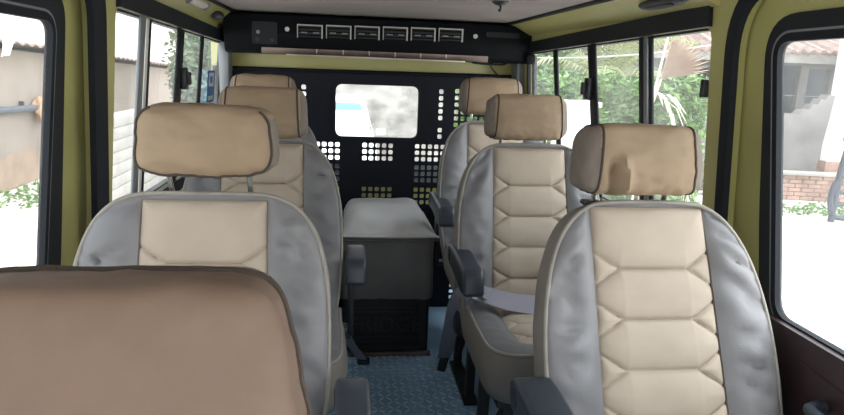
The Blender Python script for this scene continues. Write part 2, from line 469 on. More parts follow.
    for sx in (-.165, .165):
        for yy in (y_b-.06, y_b-D+.10):
            bm = bmesh.new(); add_box(bm, (sx, yy, (zb-.02)/2+.004), (.034, .05, zb-.028), None, .004); bm_obj('leg', bm, M['black_metal'], root)
        bm = bmesh.new(); add_box(bm, (sx, y_b-D/2+.02, .012), (.06, D*.86, .02), None, .004); bm_obj('floor_rail', bm, M['black_metal'], root)
        V, Fc = tube_data([(sx, y_b-.06, .05), (sx, y_b-D+.10, zb-.04)], .011, 8)
        mesh_obj('brace', V, Fc, M['black_metal'], root)
    # armrest
    if arm is not None:
        ax, y0, y1 = arm           # side offset, rear pivot, front end (relative to the root)
        g = 1 if ax > 0 else -1
        prof = round_poly([(y0+.035, arm_z-.075), (y0+.045, arm_z-.005), (y0-.02, arm_z+.004), (y1+.02, arm_z-.008), (y1-.004, arm_z-.088), (y1+.07, arm_z-.098), (y0-.09, arm_z-.075)],
                          [.03, .04, .03, .03, .018, .03, .03], 7)
        V, Fc = plate_data(prof, [], arm_w)
        bm = bmesh.new(); vs = [bm.verts.new((ax+v.z, v.x, v.y)) for v in V]
        for f in Fc:
            try: bm.faces.new([vs[i] for i in f])
            except ValueError: pass
        bmesh.ops.remove_doubles(bm, verts=bm.verts, dist=1e-5)
        es = [e for e in bm.edges if len(e.link_faces) == 2 and e.calc_face_angle(0) > R(60)]
        bmesh.ops.bevel(bm, geom=es, offset=.012, segments=3, profile=.5, affect='EDGES')
        am = bm_obj('armrest', bm, M['arm_plastic'], root, angle=50)
        V, Fc = tube_data([(ax-arm_w/2-.002, y0-.002, arm_z-.036), (ax+arm_w/2+.002, y0-.002, arm_z-.036)], .022, 20)
        mesh_obj('pivot_cap', V, Fc, M['black_plastic'], am)
        bm = bmesh.new()
        add_box(bm, (ax-g*.012, y0+.012, (arm_z-.05+zb)/2), (.022, .062, arm_z-.05-zb), None, .006)
        add_box(bm, (ax-g*.06, y0+.012, zb), (.10, .055, .022), None, .004)
        bm_obj('armrest_bracket', bm, M['black_plastic'], root)
    return root

make_seat('near left cream and grey seat with its headrest raised on two bare chrome posts', -.302, 1.43, 1.113, .118, arm=(.325, -.215, -.52), seed=1.3, sag=.004,
          head=(.145, .074, .076), open_top=True, ring=-.74, ring_r=.0034, head_wr=.0028, head_p=4.6, post_dy=-.050, head_seam=.86, head_cut=.9, head_mats=[M['tan_head'], M['tan_dark']], head_tilt=-4., head_dx=.010, shp=(.50, 2.6, .21), half=.274)
make_seat('large right foreground seat with creased headrest cover beside the front door window', .705, 1.35, 1.127, .090, arm=(-.300, -.150, -.50), arm_w=.088, seed=4.1, roll=-4.,
          head=(.138, .066, .078), shp=(.42, 2.1, .27), head_p=5., head_mats=[M['tan_head'], M['tan_dark']], fold=(-.44, .15, -.36, -.9, .020), head_dx=-.03, head_seam=.76, head_cut=.78)
make_seat('middle right seat with a lavender seat belt lying across its cushion', .675, 2.28, 1.143, .095, arm=(-.255, -.06, -.37), seed=7.7, head_tilt=-8., head_dx=-.018, arm_z=.775, head=(.147, .06, .082))
make_seat('rear right seat half hidden behind the middle seat, against the perforated partition', .714, 3.0, 1.165, .115, arm=(-.264, .02, -.33), seed=9.2, head_dx=-.028, arm_z=.815)
make_seat('middle left seat right behind the raised headrest, its armrest beside the fridge', -.272, 2.22, 1.147, .085, arm=(.315, -.02, -.20), seed=12.4, head=(.147, .06, .086), arm_z=.775, hw_c=.272)
make_seat('rearmost left seat with only its cream headrest top and shoulder showing', -.365, 3.0, 1.165, .092, arm=None, seed=15.8, head_dx=.0)
make_seat('brown tan seat headrest darkened as in shade, filling the bottom left corner of the view', -.200, .545, 1.00, .112, arm=None, seed=18.1, head=(.160, .066, .100), ring=.22, ring_r=.0036, head_p=7., taper=.11,
          head_mats=[M['shaded_head'], M['tan_dark']], head_seam=.90, head_cut=.93, head_tilt=-10., a=16.)

# ------------------------------------------------------------------ seat belts
sb = thing('seat_belt', 'lavender grey seat belt draped over the middle right cushion', 'seat belt', (.40, 2.0, .6))
Z0 = -Vector((.40, 2.0, .6))
def rel(p): return Vector(p)+Z0
ribbon('strap', [rel(p) for p in [(.80, 2.06, .625), (.68, 2.02, .618), (.56, 2.02, .632), (.47, 2.04, .655), (.425, 2.03, .665)]],
       [(0, -1, -.7), (.1, -1, -.7), (.1, -1, -.6), (.2, -1, -.5), (.3, -1, -.4)], .080, .003, M['belt'], sb)
ribbon('hanging_strap', [rel(p) for p in [(.50, 2.02, .655), (.445, 2.06, .66), (.415, 2.16, .58), (.43, 2.36, .38), (.455, 2.58, .19), (.468, 2.70, .10)]],
       [(.2, -1, -.4), (.3, -1, -.3), (.6, -.7, 0), (.9, -.4, 0), (1, -.2, 0), (1, 0, 0)], .060, .003, M['belt'], sb)
bm = bmesh.new(); add_box(bm, rel((.47, 2.715, .07)), (.04, .025, .09), rotm('Y', 14), .008); bm_obj('buckle', bm, M['black_plastic'], sb)
sb2 = thing('seat_belt', 'dark seat belt strap slanting down to the floor left of the fridge', 'seat belt', (.03, 2.55, .2))
Z0 = -Vector((.03, 2.55, .2))
ribbon('strap', [rel(p) for p in [(.0, 2.50, .36), (.015, 2.6, .27), (.045, 2.74, .15), (.085, 2.84, .05), (.10, 2.86, .012)]],
       [(.9, -.4, 0), (.9, -.4, 0), (.9, -.4, 0), (.9, -.3, .1), (1, -.2, 0)], .048, .003, M['belt'], sb2)
bm = bmesh.new(); add_box(bm, rel((.105, 2.862, .012)), (.06, .05, .02), None, .006); bm_obj('anchor', bm, M['black_metal'], sb2)

# ------------------------------------------------------------------ fridge
fr = thing('portable_fridge', 'boxy car fridge under a grey fabric cover at the end of the aisle', 'fridge', (.214, 2.94, 0))
def fz(x, y, z): return Vector((x, y, z))
bm = bmesh.new(); add_box(bm, (0, .27, .165), (.425, .52, .31), None, .012); bm_obj('body', bm, M['fridge_black'], fr)
# embossed front panel with its lettering
pn = plate('front_panel', rrect(-.195, .03, .195, .295, .012), [rrect(-.165, .055, .165, .265, .008)], .006, lambda a, b, c: Vector((a, .006+c, b)), M['fridge_black'], fr)
M['emboss'] = pmat('black_embossed_letters', (.020, .022, .027), .38)
cu = bpy.data.curves.new('lettering', 'FONT'); cu.body = 'FRIDGE'; cu.size = .105; cu.extrude = .003; cu.align_x = 'CENTER'; cu.space_character = 1.05
to = bpy.data.objects.new('lettering', cu); COL.objects.link(to)
me = bpy.data.meshes.new_from_object(to.evaluated_get(bpy.context.evaluated_depsgraph_get())); bpy.data.objects.remove(to)
for v in me.vertices: v.co = Vector((v.co.x, .007-v.co.z, .125+v.co.y))
me.materials.clear(); me.materials.append(M['emboss']); link(bpy.data.objects.new('lettering', me), fr)
for zz in (.075, .095, .228, .248):
    bm = bmesh.new(); add_box(bm, (0, .007, zz), (.31, .005, .007), None, .002); bm_obj('raised_rib', bm, M['emboss'], fr)
# soft cover: sides with sagging hem, then the padded lid
def cover_ring(z, grow, sag=0., n=24, hx=.2205, y0=-.004, y1=.545, r=.03):
    lp = rrect(-hx-grow, y0-grow, hx+grow, y1+grow, r, n=5); out = []
    pts = []
    for i in range(len(lp)):
        a = Vector(lp[i]); b = Vector(lp[(i+1) % len(lp)]); k = max(1, int((b-a).length/.015))
        if (b-a).length > .1: k = 28
        else: k = 1
        for j in range(k): pts.append(a.lerp(b, j/k))
    for p in pts:
        w = noise.noise(Vector((p.x*9, p.y*9, z*7)))
        d = Vector((p.x, p.y-.27)).normalized()
        out.append(Vector((p.x+d.x*w*.006, p.y+d.y*w*.006, z+sag*noise.noise(Vector((p.x*14, p.y*14, 2.))))))
    return out
rings = [cover_ring(.300, .004, .010), cover_ring(.33, .006, .006), cover_ring(.40, .004), cover_ring(.47, .006), cover_ring(.54, .003), cover_ring(.612, .002)]
N = len(rings[0]); V = [p for r_ in rings for p in r_]; Fc = []
for j in range(len(rings)-1):
    for i in range(N): Fc.append((j*N+i, j*N+(i+1) % N, (j+1)*N+(i+1) % N, (j+1)*N+i))
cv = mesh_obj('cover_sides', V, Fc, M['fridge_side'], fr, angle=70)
# lid: grid, domed towards the back
V = []; Fc = []; nu, nv = 30, 34
edge = cover_ring(.6, .004)
for j in range(nv+1):
    for i in range(nu+1):
        u = -1+2*i/nu; v = j/nv
        x = u*.224; y = -.008+v*.556
        e = min(1-abs(u), 2*v, 2*(1-v))
        z = .618+.080*(1-(1-min(1, v*1.7))**2)*(1-abs(u)**9)*(1-max(0, (v-.85)/.15)**4*.5)
        z += .006*noise.noise(Vector((u*2.5, v*6, 1.))) * min(1, e*8)
        sh = 1-.06*v*abs(u)**2
        V.append(Vector((x*sh, y, z)))
for j in range(nv):
    for i in range(nu):
        a = j*(nu+1)+i; Fc.append((a, a+1, a+nu+2, a+nu+1))
b0 = len(V)
per = [i for i in range(nu+1)]+[(j+1)*(nu+1)-1+0 for j in range(1, nv+1)]
per = list(range(nu+1))+[j*(nu+1)+nu for j in range(1, nv+1)]+[nv*(nu+1)+i for i in range(nu-1, -1, -1)]+[j*(nu+1) for j in range(nv-1, 0, -1)]
for k in per: V.append(Vector((V[k].x, V[k].y, .606)))
for k in range(len(per)):
    k2 = (k+1) % len(per); Fc.append((per[k], per[k2], b0+k2, b0+k))
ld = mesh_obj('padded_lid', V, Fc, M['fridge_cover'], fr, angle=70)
tube('lid_piping', smooth_path([(-.226, .03, .614), (-.222, -.010, .614), (0, -.013, .612), (.222, -.010, .614), (.226, .03, .614), (.224, .5, .616)], 8), .006, M['fridge_cover'], ld, 8)
tube('lid_seam', smooth_path([(-.226, .03, .594), (-.222, -.008, .594), (0, -.010, .592), (.222, -.008, .594), (.226, .03, .594)], 8), .004, M['fridge_side'], cv, 8)
bm = bmesh.new(); add_box(bm, (0, .0, .012), (.45, .03, .022), None, .004); bm_obj('base_strip', bm, M['strip'], fr)

# ------------------------------------------------------------------ body shell
def wxr(z): return .95+.08*(1.5-z)
def wxl(z): return -(.62+.08*(1.5-z))
fR = lambda a, b, c: Vector((wxr(b)+c, a, b))
fL = lambda a, b, c: Vector((wxl(b)+c, a, b))
def fRo(d): return lambda a, b, c: Vector((wxr(b)+c+d, a, b))
def fLo(d): return lambda a, b, c: Vector((wxl(b)+c-d, a, b))

winR = round_poly([(1.632, .93), (3.31, .93), (3.31, 1.497), (1.632, 1.533)], .035)
winL = round_poly([(1.90, .93), (3.52, .93), (3.52, 1.490), (1.90, 1.530)], .03)
doorR = round_poly([(.20, .10), (1.46, .10), (1.53, .95), (1.525, 1.620), (.20, 1.620)], [.1, .1, .1, .17, .1], 10)
doorL = round_poly([(.20, .10), (1.78, .10), (1.80, .95), (1.74, 1.60), (.20, 1.60)], [.12, .12, .12, .12, .12], 10)
structure(plate('wall_right', [(.08, -.05), (3.66, -.05), (3.66, 1.662), (.08, 1.662)], [winR, doorR], .03, fRo(.017), M['yellow']))
structure(plate('wall_left', [(.08, -.05), (3.66, -.05), (3.66, 1.662), (.08, 1.662)], [winL, doorL], .03, fLo(.017), M['yellow']))

def offset_loop(loop, d):
    c = Vector((sum(p[0] for p in loop)/len(loop), sum(p[1] for p in loop)/len(loop))); out = []; N = len(loop)
    area = sum(loop[i][0]*loop[(i+1) % N][1]-loop[(i+1) % N][0]*loop[i][1] for i in range(N))
    sg = 1 if area > 0 else -1
    for i in range(N):
        t = Vector(loop[(i+1) % N])-Vector(loop[i-1])
        if t.length < 1e-7: out.append(loop[i]); continue
        t.normalize(); n = Vector((t.y, -t.x))*sg
        out.append((loop[i][0]+n.x*d, loop[i][1]+n.y*d))
    return out
# rubber seals round the two front door openings
structure(plate('trim_1', offset_loop(doorR, .020), [offset_loop(doorR, -.018)], .016, fRo(-.004), M['rubber']))
structure(plate('trim_2', offset_loop(doorL, .042), [offset_loop(doorL, -.045)], .016, fLo(-.004), M['rubber']))

# side windows
def side_window(name, loop, top, f, fo, sgn, divs, panes, frame_in, latch, zb=.93):
    w = s_empty(name)
    (ya, yb, zta, ztb) = top
    plate('frame', [(ya-.004, zb-.05), (yb+.03, zb-.05), (yb+.03, ztb+.052), (ya-.004, zta+.056), (ya-.004, zta+.001), (ya+.02, zta), (yb-.03, ztb), (yb, ztb-.03), (yb, zb), (ya-.004, zb)], [], .012, fo(-.006), M['frame'], w)
    plate('inner_channel', [(ya-.02, zb-.01), (yb+.01, zb-.01), (yb+.01, ztb+.01), (ya-.02, zta+.01), (ya-.02, zta-.006), (yb-.007, ztb-.006), (yb-.007, zb+.007), (ya-.02, zb+.007)], [], .024, fo(.020), M['frame'], w)
    for (y, wd, lean, mt, dep) in divs:
        bm = bmesh.new()
        zt = zta+(ztb-zta)*(y-ya)/(yb-ya)
        c0 = f(y-lean, zb, 0); c1 = f(y, zt, 0)
        mid = (c0+c1)/2; mid.x += sgn*dep
        d = (c1-c0).normalized(); xa = Vector((1, 0, 0)); xa = (xa-d*xa.dot(d)).normalized(); ya_ = d.cross(xa)
        rt = Matrix((xa, ya_, d)).transposed()
        add_box(bm, mid, (.010, wd, (c1-c0).length), rt, .004); bm_obj('divider', bm, M[mt], w)
    for (y0, y1, dep, gm) in panes:
        V = []; 
        for (a, b) in ((y0, zb-.01), (y1, zb-.01), (y1, zta+(ztb-zta)*(y1-ya)/(yb-ya)+.008), (y0, zta+(ztb-zta)*(y0-ya)/(yb-ya)+.008)):
            p = f(a, b, 0); p.x += sgn*dep; V.append(p)
        mesh_obj('pane', V, [(0, 1, 2, 3)], M[gm], w, smooth=False)
    if latch:
        for (y, z, k) in latch:
            p = f(y, z, 0); bm = bmesh.new()
            add_box(bm, p+Vector((-sgn*.008*k, 0, 0)), (.022, .05*k, .085*(.4+.6*k)), None, .005)
            add_box(bm, p+Vector((-sgn*.022*k, .014*k, .0)), (.016, .03*k, .05), None, .004)
            bm_obj('latch', bm, M['black_plastic'], w)
    return w
side_window('window_1', winR, (1.632, 3.31, 1.533, 1.497), fR, fRo, 1,
            [(2.050, .026, .05, 'frame', .006), (2.022, .024, .05, 'frame_grey', .008), (1.992, .026, .05, 'frame', .010), (2.475, .075, .09, 'frame', .004), (2.93, .050, .07, 'frame', .008)],
            [(1.63, 2.02, .016, 'glass'), (1.99, 2.50, .006, 'glass'), (2.46, 2.94, .012, 'glass'), (2.92, 3.32, .018, 'glass')], None,
            [(2.475, 1.345, 1.), (1.640, 1.375, .3)])
w2 = side_window('window_2', winL, (1.90, 3.52, 1.530, 1.490), fL, fLo, -1,
            [(2.150, .05, .04, 'frame_grey', .006), (2.205, .028, .04, 'lamp_white', .008), (2.235, .02, .04, 'frame', .008), (2.625, .085, .05, 'frame', .004), (3.03, .05, .05, 'frame', .01), (3.49, .05, .03, 'frame', .006)],
            [(1.90, 2.2, .016, 'glass'), (2.16, 2.64, .006, 'glass'), (2.60, 3.05, .012, 'glass_dust_haze'), (3.02, 3.52, .018, 'glass_dust_haze')], None, [(2.655, 1.325, 1.)])
# notice sticker on the last left pane
stk = s_empty('sticker'); del stk['kind']
tag(stk, 'blue and white sticker on the rear left window pane', 'sticker'); stk.location = fL(3.24, 1.275, 0)+Vector((.0, 0, 0))
def st_fn(dx): return lambda a, b, c: Vector((-.08*-b*1.0*-1*0+.08*b+dx-.0, a, b))
plate('sticker_sheet', rrect(-.085, -.075, .085, .075, .012), [], .001, lambda a, b, c: Vector((.08*b-.004+c, a, b)), M['sticker_blue'], stk)
plate('sticker_print', rrect(-.055, .0, .055, .065, .006), [rrect(-.03, .015, .03, .048, .004)], .0006, lambda a, b, c: Vector((.08*b-.0028+c, a, b)), M['sticker_white'], stk)
plate('sticker_print', rrect(-.055, -.065, .055, -.045, .004), [], .0006, lambda a, b, c: Vector((.08*b-.0028+c, a, b)), M['sticker_white'], stk)

# front doors
def front_door(name, f, fo, sgn, yb_top, yb_bot, glass, framepoly, panelz, handle_y):
    d = s_empty(name)
    # painted door shell
    plate('door_shell', round_poly([(.14, .02), (yb_bot+.02, .02), (yb_top+.03, .95), (yb_top+.03, 1.62), (.14, 1.62)], .08), [offset_loop(framepoly, -.012)], .024, fo(.048), M['yellow'], d)
    plate('window_frame', framepoly, [glass], .012, fo(.030), M['frame'], d)
    plate('glazing_rubber', offset_loop(glass, .012), [offset_loop(glass, -.004)], .018, fo(.030), M['rubber'], d)
    plate('glazing_bead', offset_loop(glass, .020), [offset_loop(glass, .015)], .014, fo(.0302), M['frame_grey'], d)
    V = [fo(.034)(a, b, 0) for a, b in offset_loop(glass, .006)]
    mesh_obj('pane', V, [tuple(range(len(V)))], M['glass'], d, smooth=False)
    return d
glassR = round_poly([(.30, .855), (1.328, .855), (1.398, 1.492), (.30, 1.500)], .045, 8)
frameR = round_poly([(.24, .60), (1.36, .60), (1.415, 1.08), (1.445, 1.548), (.24, 1.552)], [.03, .03, .05, .11, .03], 8)
d1 = front_door('door_1', fR, fRo, 1, 1.53, 1.47, glassR, frameR, .6, 1.0)
plate('door_trim', round_poly([(.24, .615), (1.335, .615), (1.385, .855), (.24, .855)], .015), [], .02, fRo(.014), M['maroon'], d1)
tube('trim_crease', [fR(y, .80-.06*(1.30-y), .004) for y in (1.22, 1.15, 1.05, .9, .6, .3)], .004, M['maroon'], d1, 6)
hd = tube('door_handle', smooth_path([fR(1.12, .735, .0), fR(1.115, .735, -.03), fR(1.09, .735, -.045), fR(.95, .735, -.045), fR(.92, .735, -.03), fR(.915, .735, 0)], 5), .013, M['arm_plastic'], d1, 12)
glassL = round_poly([(.30, .85), (1.512, .85), (1.568, 1.474), (.30, 1.486)], .045, 8)
frameL = round_poly([(.24, .60), (1.59, .60), (1.615, .95), (1.635, 1.540), (.24, 1.555)], [.03, .03, .05, .08, .03], 8)
d2 = front_door('door_2', fL, fLo, -1, 1.80, 1.78, glassL, frameL, .6, 1.0)
plate('door_trim', round_poly([(.24, .615), (1.52, .615), (1.52, .855), (.24, .855)], .015), [], .02, fLo(.014), M['maroon'], d2)

# roof lining and the painted rails between it and the windows
bm = bmesh.new(); add_box(bm, (.145, 1.90, 1.662), (1.62, 3.56, .04), None, 0); structure(bm_obj('ceiling', bm, M['ceiling'], smooth=False))
def rail(name, pts, th, up=None):
    V = []
    for y in (1.60, 3.64):
        for (x, z) in pts: V.append((x, y, z))
    n = len(pts); Fc = [(i, (i+1) % n, n+(i+1) % n, n+i) for i in range(n)]+[tuple(range(n)), tuple(range(n, 2*n))]
    return structure(mesh_obj(name, V, Fc, M['yellow'], smooth=False))
rail('trim_3', [(.835, 1.636), (.938, 1.582), (.975, 1.60), (.975, 1.70), (.86, 1.70)], .02)
rail('trim_4', [(-.545, 1.636), (-.610, 1.575), (-.65, 1.60), (-.65, 1.70), (-.57, 1.70)], .02)
structure(tube('trim_5', [(.832, .12, 1.640), (.832, 3.45, 1.640)], .011, M['frame'], None, 8))
structure(tube('trim_6', [(-.545, .12, 1.640), (-.545, 3.45, 1.640)], .011, M['frame'], None, 8))

# black recessed grips / lamp on the roof rails
def pod(name, label, c, ln, wd, th, rot, mat, cat):
    t = thing(name, label, cat, c)
    t.rotation_euler = rot
    bm = bmesh.new(); bmesh.ops.create_uvsphere(bm, u_segments=24, v_segments=14, radius=1.)
    for v in bm.verts:
        q = v.co; f = (abs(q.x)**3+abs(q.y)**3+abs(q.z)**3)**(-1/3); v.co = Vector((q.x*f*wd, q.y*f*ln, q.z*f*th))
    bm_obj('cover', bm, mat, t)
    return t
g1 = pod('roof_grip', 'long black oval grip on the yellow rail above the right window', (.886, 1.80, 1.606), .135, .020, .012, (0, R(27.7), 0), M['black_plastic'], 'grip')
g2 = pod('roof_lamp', 'small black oval lamp on the yellow rail above the left window', (-.580, 3.13, 1.600), .10, .022, .012, (0, R(-43), 0), M['black_plastic'], 'lamp')
bm = bmesh.new(); add_box(bm, (0, .0, -.0115), (.018, .10, .004), None, .001); bm_obj('lens', bm, M['frame_grey'], g2)
bm = bmesh.new(); add_box(bm, (0, .0, -.0115), (.012, .15, .004), None, .001); bm_obj('grip_slot', bm, M['frame'], g1)
g3 = pod('tube_lamp', 'pale tube lamp on the yellow rail at the upper left', (-.568, 2.68, 1.614), .16, .016, .010, (0, R(-43), 0), M['lamp_white'], 'lamp')
for yy in (-.15, .15):
    bm = bmesh.new(); add_box(bm, (0, yy, .0), (.034, .02, .022), None, .004); bm_obj('end_cap', bm, M['frame_grey'], g3)
kn = thing('ceiling_hook', 'small dark round knob on the grey headliner', 'hook', (.545, 2.33, 1.642))
bm = bmesh.new(); bmesh.ops.create_uvsphere(bm, u_segments=20, v_segments=10, radius=.030)
for v in bm.verts: v.co.z *= .5
bm_obj('base', bm, M['black_plastic'], kn)
tube('hook', smooth_path([(0, 0, -.01), (0, -.012, -.024), (0, 0, -.034), (0, .014, -.028)], 5), .004, M['black_plastic'], kn, 8)

# unseen bulkhead, dashboard and windscreen header, added to cut light from the front
structure(box('wall_front', (.165, -.55, .40), (1.70, .06, 1.0), M['frame'], bev=.01))
structure(box('trim_13', (.165, -.40, .88), (1.66, .36, .12), M['black_plastic'], bev=.03))
structure(box('beam_front', (.165, -.12, 1.63), (1.62, .40, .07), M['yellow'], bev=.01))
# floor with raised tread
V = []; Fc = []
def fq(x0, y0, x1, y1):
    b = len(V); V.extend([Vector((x0, y0, 0)), Vector((x1, y0, 0)), Vector((x1, y1, 0)), Vector((x0, y1, 0))]); Fc.append((b, b+1, b+2, b+3))
fq(-.745, .05, 1.075, 3.64)
pit = .034
i = 0
for ix in range(int(.72/pit)):
    for iy in range(int(1.25/pit)):
        x = -.10+ix*pit; y = 1.80+iy*pit; ang = R(45) if (ix+iy) % 2 else R(-45)
        ca, sa = math.cos(ang), math.sin(ang); b = len(V); ln, wd, h = .0205, .0060, .0050
        for (u, v, z) in ((-1, 0, 0), (0, -1, 0), (1, 0, 0), (0, 1, 0), (-.62, 0, h), (0, -.45, h), (.62, 0, h), (0, .45, h)):
            V.append(Vector((x+u*ln*ca-v*wd*sa, y+u*ln*sa+v*wd*ca, z+.0002)))
        for q in range(4): Fc.append((b+q, b+(q+1) % 4, b+4+(q+1) % 4, b+4+q))
        Fc.append((b+4, b+5, b+6, b+7))
b = len(V); V += [Vector((-.745, .05, -.05)), Vector((1.075, .05, -.05)), Vector((1.075, 3.64, -.05)), Vector((-.745, 3.64, -.05))]; Fc.append((b, b+1, b+2, b+3))
M['tread'] = pmat('sheen_blue_tread', (.46, .66, .84), .32, var=.15, vscale=9.)  # lighter blue paints in the sheen that the raised treads reflect
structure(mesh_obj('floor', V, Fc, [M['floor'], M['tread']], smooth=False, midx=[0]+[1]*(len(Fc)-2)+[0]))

# ------------------------------------------------------------------ rear partition with punched holes
holes = [round_poly([(-.052, 1.008), (.412, 1.008), (.412, 1.302), (-.052, 1.302)], .045, 8)]
px_, hs = .0365, .0125
def punch(cx, cz, nx, nz):
    for i in range(nx):
        for j in range(nz):
            x = cx+(i-(nx-1)/2)*px_; z = cz-j*px_
            holes.append(rrect(x-hs, z-hs, x+hs, z+hs, .007, 2))
for zz in (.965, .845, .715, .60, .48, .30, .18):
    n = 3
    punch(.188, zz, 5, n if zz > .9 or zz < .8 else 0)
    (punch(.485, zz, 5, n) if zz > .65 else None); punch(-.110, zz, 5, n)
punch(.665, .135, 2, 3)
for k, zz in enumerate((1.275, 1.165, 1.06)):
    punch(-.222, zz, 1, 2 if k else 3); punch(.537, zz, 1, 2 if k else 3)
for zz in (1.28, 1.165, 1.05, .93, .81, .69, .57):
    punch(.70, zz, 5, 3); punch(-.42, zz, 5, 3)
structure(plate('wall_rear', [(-.725, .0), (1.055, .0), (1.03, 1.366), (-.70, 1.356)], holes, .012, lambda a, b, c: Vector((a, 3.60+c, b)), M['partition']))
structure(plate('trim_7', offset_loop(holes[0], .012), [offset_loop(holes[0], -.004)], .024, lambda a, b, c: Vector((a, 3.596+c, b)), M['rubber']))
wr_ = s_empty('window_3')
mesh_obj('pane', [(-.06, 3.604, 1.0), (.42, 3.604, 1.0), (.42, 3.604, 1.31), (-.06, 3.604, 1.31)], [(0, 1, 2, 3)], M['glass_rear'], wr_, smooth=False)
d3 = s_empty('door_3')
box('lower_panel', (.165, 3.93, .33), (1.76, .04, .74), M['yellow'], d3, bev=.01)
box('ledge', (.165, 3.90, .765), (1.76, .07, .12), M['frame_grey'], d3, bev=.01)
for sx in (-.70, 1.03): box('door_post', (sx, 3.93, 1.13), (.09, .05, .98), M['yellow'], d3, bev=.01)
structure(box('trim_11', (.165, 3.79, -.03), (1.82, .36, .05), M['floor'], bev=.004))
structure(box('trim_12', (.165, 3.79, 1.66), (1.70, .34, .04), M['ceiling'], bev=.004))
# top edge roll of the partition and the painted header above it
structure(tube('trim_8', [(-.70, 3.598, 1.360), (1.03, 3.598, 1.369)], .012, M['partition'], None, 8))
structure(box('beam_rear', (.165, 3.64, 1.50), (1.75, .05, .34), M['yellow'], bev=.006))
structure(box('trim_9', (-.615, 3.50, 1.36), (.05, .12, .30), M['frame_grey'], bev=.01))
structure(box('trim_10', (.945, 3.50, 1.36), (.05, .12, .30), M['frame_grey'], bev=.01))
cb = thing('hanging_cable', 'thin black cable hanging below the right end of the air duct', 'cable', (.8, 3.55, 1.46))
tube('wire', [Vector(p)-Vector((.8, 3.55, 1.46)) for p in smooth_path([(.70, 3.57, 1.455), (.70, 3.57, 1.44), (.78, 3.57, 1.435), (.88, 3.57, 1.437), (.89, 3.57, 1.47)], 6)], .005, M['black_plastic'], cb, 8)
tube('wire', [Vector(p)-Vector((.8, 3.55, 1.46)) for p in smooth_path([(.83, 3.57, 1.47), (.80, 3.56, 1.43), (.83, 3.56, 1.39), (.86, 3.57, 1.37)], 6)], .004, M['black_plastic'], cb, 8)

# ------------------------------------------------------------------ overhead air conditioning duct
ac = thing('air_duct', 'long black overhead air conditioning unit with six vents across the rear', 'air conditioner', (.18, 3.3, 1.436))
prof = round_poly([(.0, .195), (-.012, .095), (.018, .018), (.045, .006), (.26, .006), (.26, .195)], [.015, .02, .02, .01, .0, .0], 5)
V = []; Fc = []; n = len(prof)
xs = [-.755, -.74, .735, .765]
xs = [-.765, .772]
for x in xs:
    for (y, z) in prof: V.append(Vector((x, y, z)))
Fc = [(i, (i+1) % n, n+(i+1) % n, n+i) for i in range(n)]+[tuple(range(n)), tuple(range(n, 2*n))]
mesh_obj('housing', V, Fc, M['aircon'], ac, angle=35)
bm = bmesh.new(); add_box(bm, (.765, -.004, .030), (.05, .05, .05), None, .012); bm_obj('corner_cap', bm, M['aircon'], ac)
bm = bmesh.new(); add_box(bm, (-.02, .020, .022), (1.14, .012, .034), rotm('X', 14), .004); bm_obj('lower_strip', bm, M['strip'], ac)
bm = bmesh.new(); add_box(bm, (-.02, .014, .004), (.90, .014, .007), None, .002); bm_obj('strip_edge', bm, M['strip_edge'], ac)
for k in range(6):
    bm = bmesh.new(); add_box(bm, (-.32+k*.13, .012, .024), (.006, .006, .022), rotm('X', 14), .001); bm_obj('strip_clip', bm, M['screw'], ac)
for k in range(6):
    xc = -.352+k*.1395; w, h = .124, .064; zc = .118+.0025*k
    v = bpy.data.objects.new('vent', None); COL.objects.link(v); v.parent = ac; v.location = (xc, -.016, zc)
    plate('highlight_bezel', [(-w/2, -h*.5), (-w/2, h/2), (w/2, h/2), (w/2, -h*.5), (w/2-.007, -h*.5), (w/2-.007, h/2-.006), (-w/2+.004, h/2-.006), (-w/2+.004, -h*.5)], [], .012,
          lambda a, b, c: Vector((a, c, b)), M['vent_highlight'], v)
    bm = bmesh.new()
    add_box(bm, (0, .006, 0), (w-.012, .006, h-.010), None, .002)
    bm_obj('grille_back', bm, M['black_metal'], v)
    for j in range(3):
        bm = bmesh.new(); add_box(bm, (0, .0, -.018+j*.017), (w-.014, .012, .003), rotm('X', 25), .0008); bm_obj('slat', bm, M['aircon'], v)
    for sx in (-.028, .03):
        bm = bmesh.new(); add_box(bm, (sx, -.006, -.006), (.030, .004, .006), None, .001); bm_obj('vane_tab', bm, M['frame_grey'], v)
for (sx, sz) in ((-.462, .124), (.472, .130)):
    V, Fc = tube_data([(sx, -.006, sz), (sx, -.017, sz)], .011, 16); mesh_obj('screw_cap', V, Fc, M['screw'], ac)
cp = plate('control_plate', rrect(-.63, .05, -.51, .155, .01), [], .008, lambda a, b, c: Vector((a, -.010+c, b)), M['frame'], ac)
for (sx, sz) in ((-.60, .105), (-.605, .07), (-.535, .07)):
    V, Fc = tube_data([(sx, -.006, sz), (sx, -.022, sz)], .009, 14); mesh_obj('control_knob', V, Fc, M['black_plastic'] if sz < .1 else M['frame_grey'], cp)
plate('blank_plate', rrect(.53, .13, .70, .155, .006), [], .006, lambda a, b, c: Vector((a, -.009+c, b)), M['frame'], ac)

# ------------------------------------------------------------------ outdoors
GZ = -.75
def gnoise(x, y): return .05*noise.noise(Vector((x*.35, y*.35, 0)))+.02*noise.noise(Vector((x*1.6, y*1.6, 4)))
V = []; Fc = []; n = 90
for j in range(n+1):
    for i in range(n+1):
        x = -40+80*i/n; y = -30+90*j/n; V.append(Vector((x, y, GZ+gnoise(x, y)*(.3 if abs(x) < 2 else 1)-.01)))
for j in range(n):
    for i in range(n):
        a = j*(n+1)+i; Fc.append((a, a+1, a+n+2, a+n+1))
structure(mesh_obj('ground', V, Fc, M['ground']))

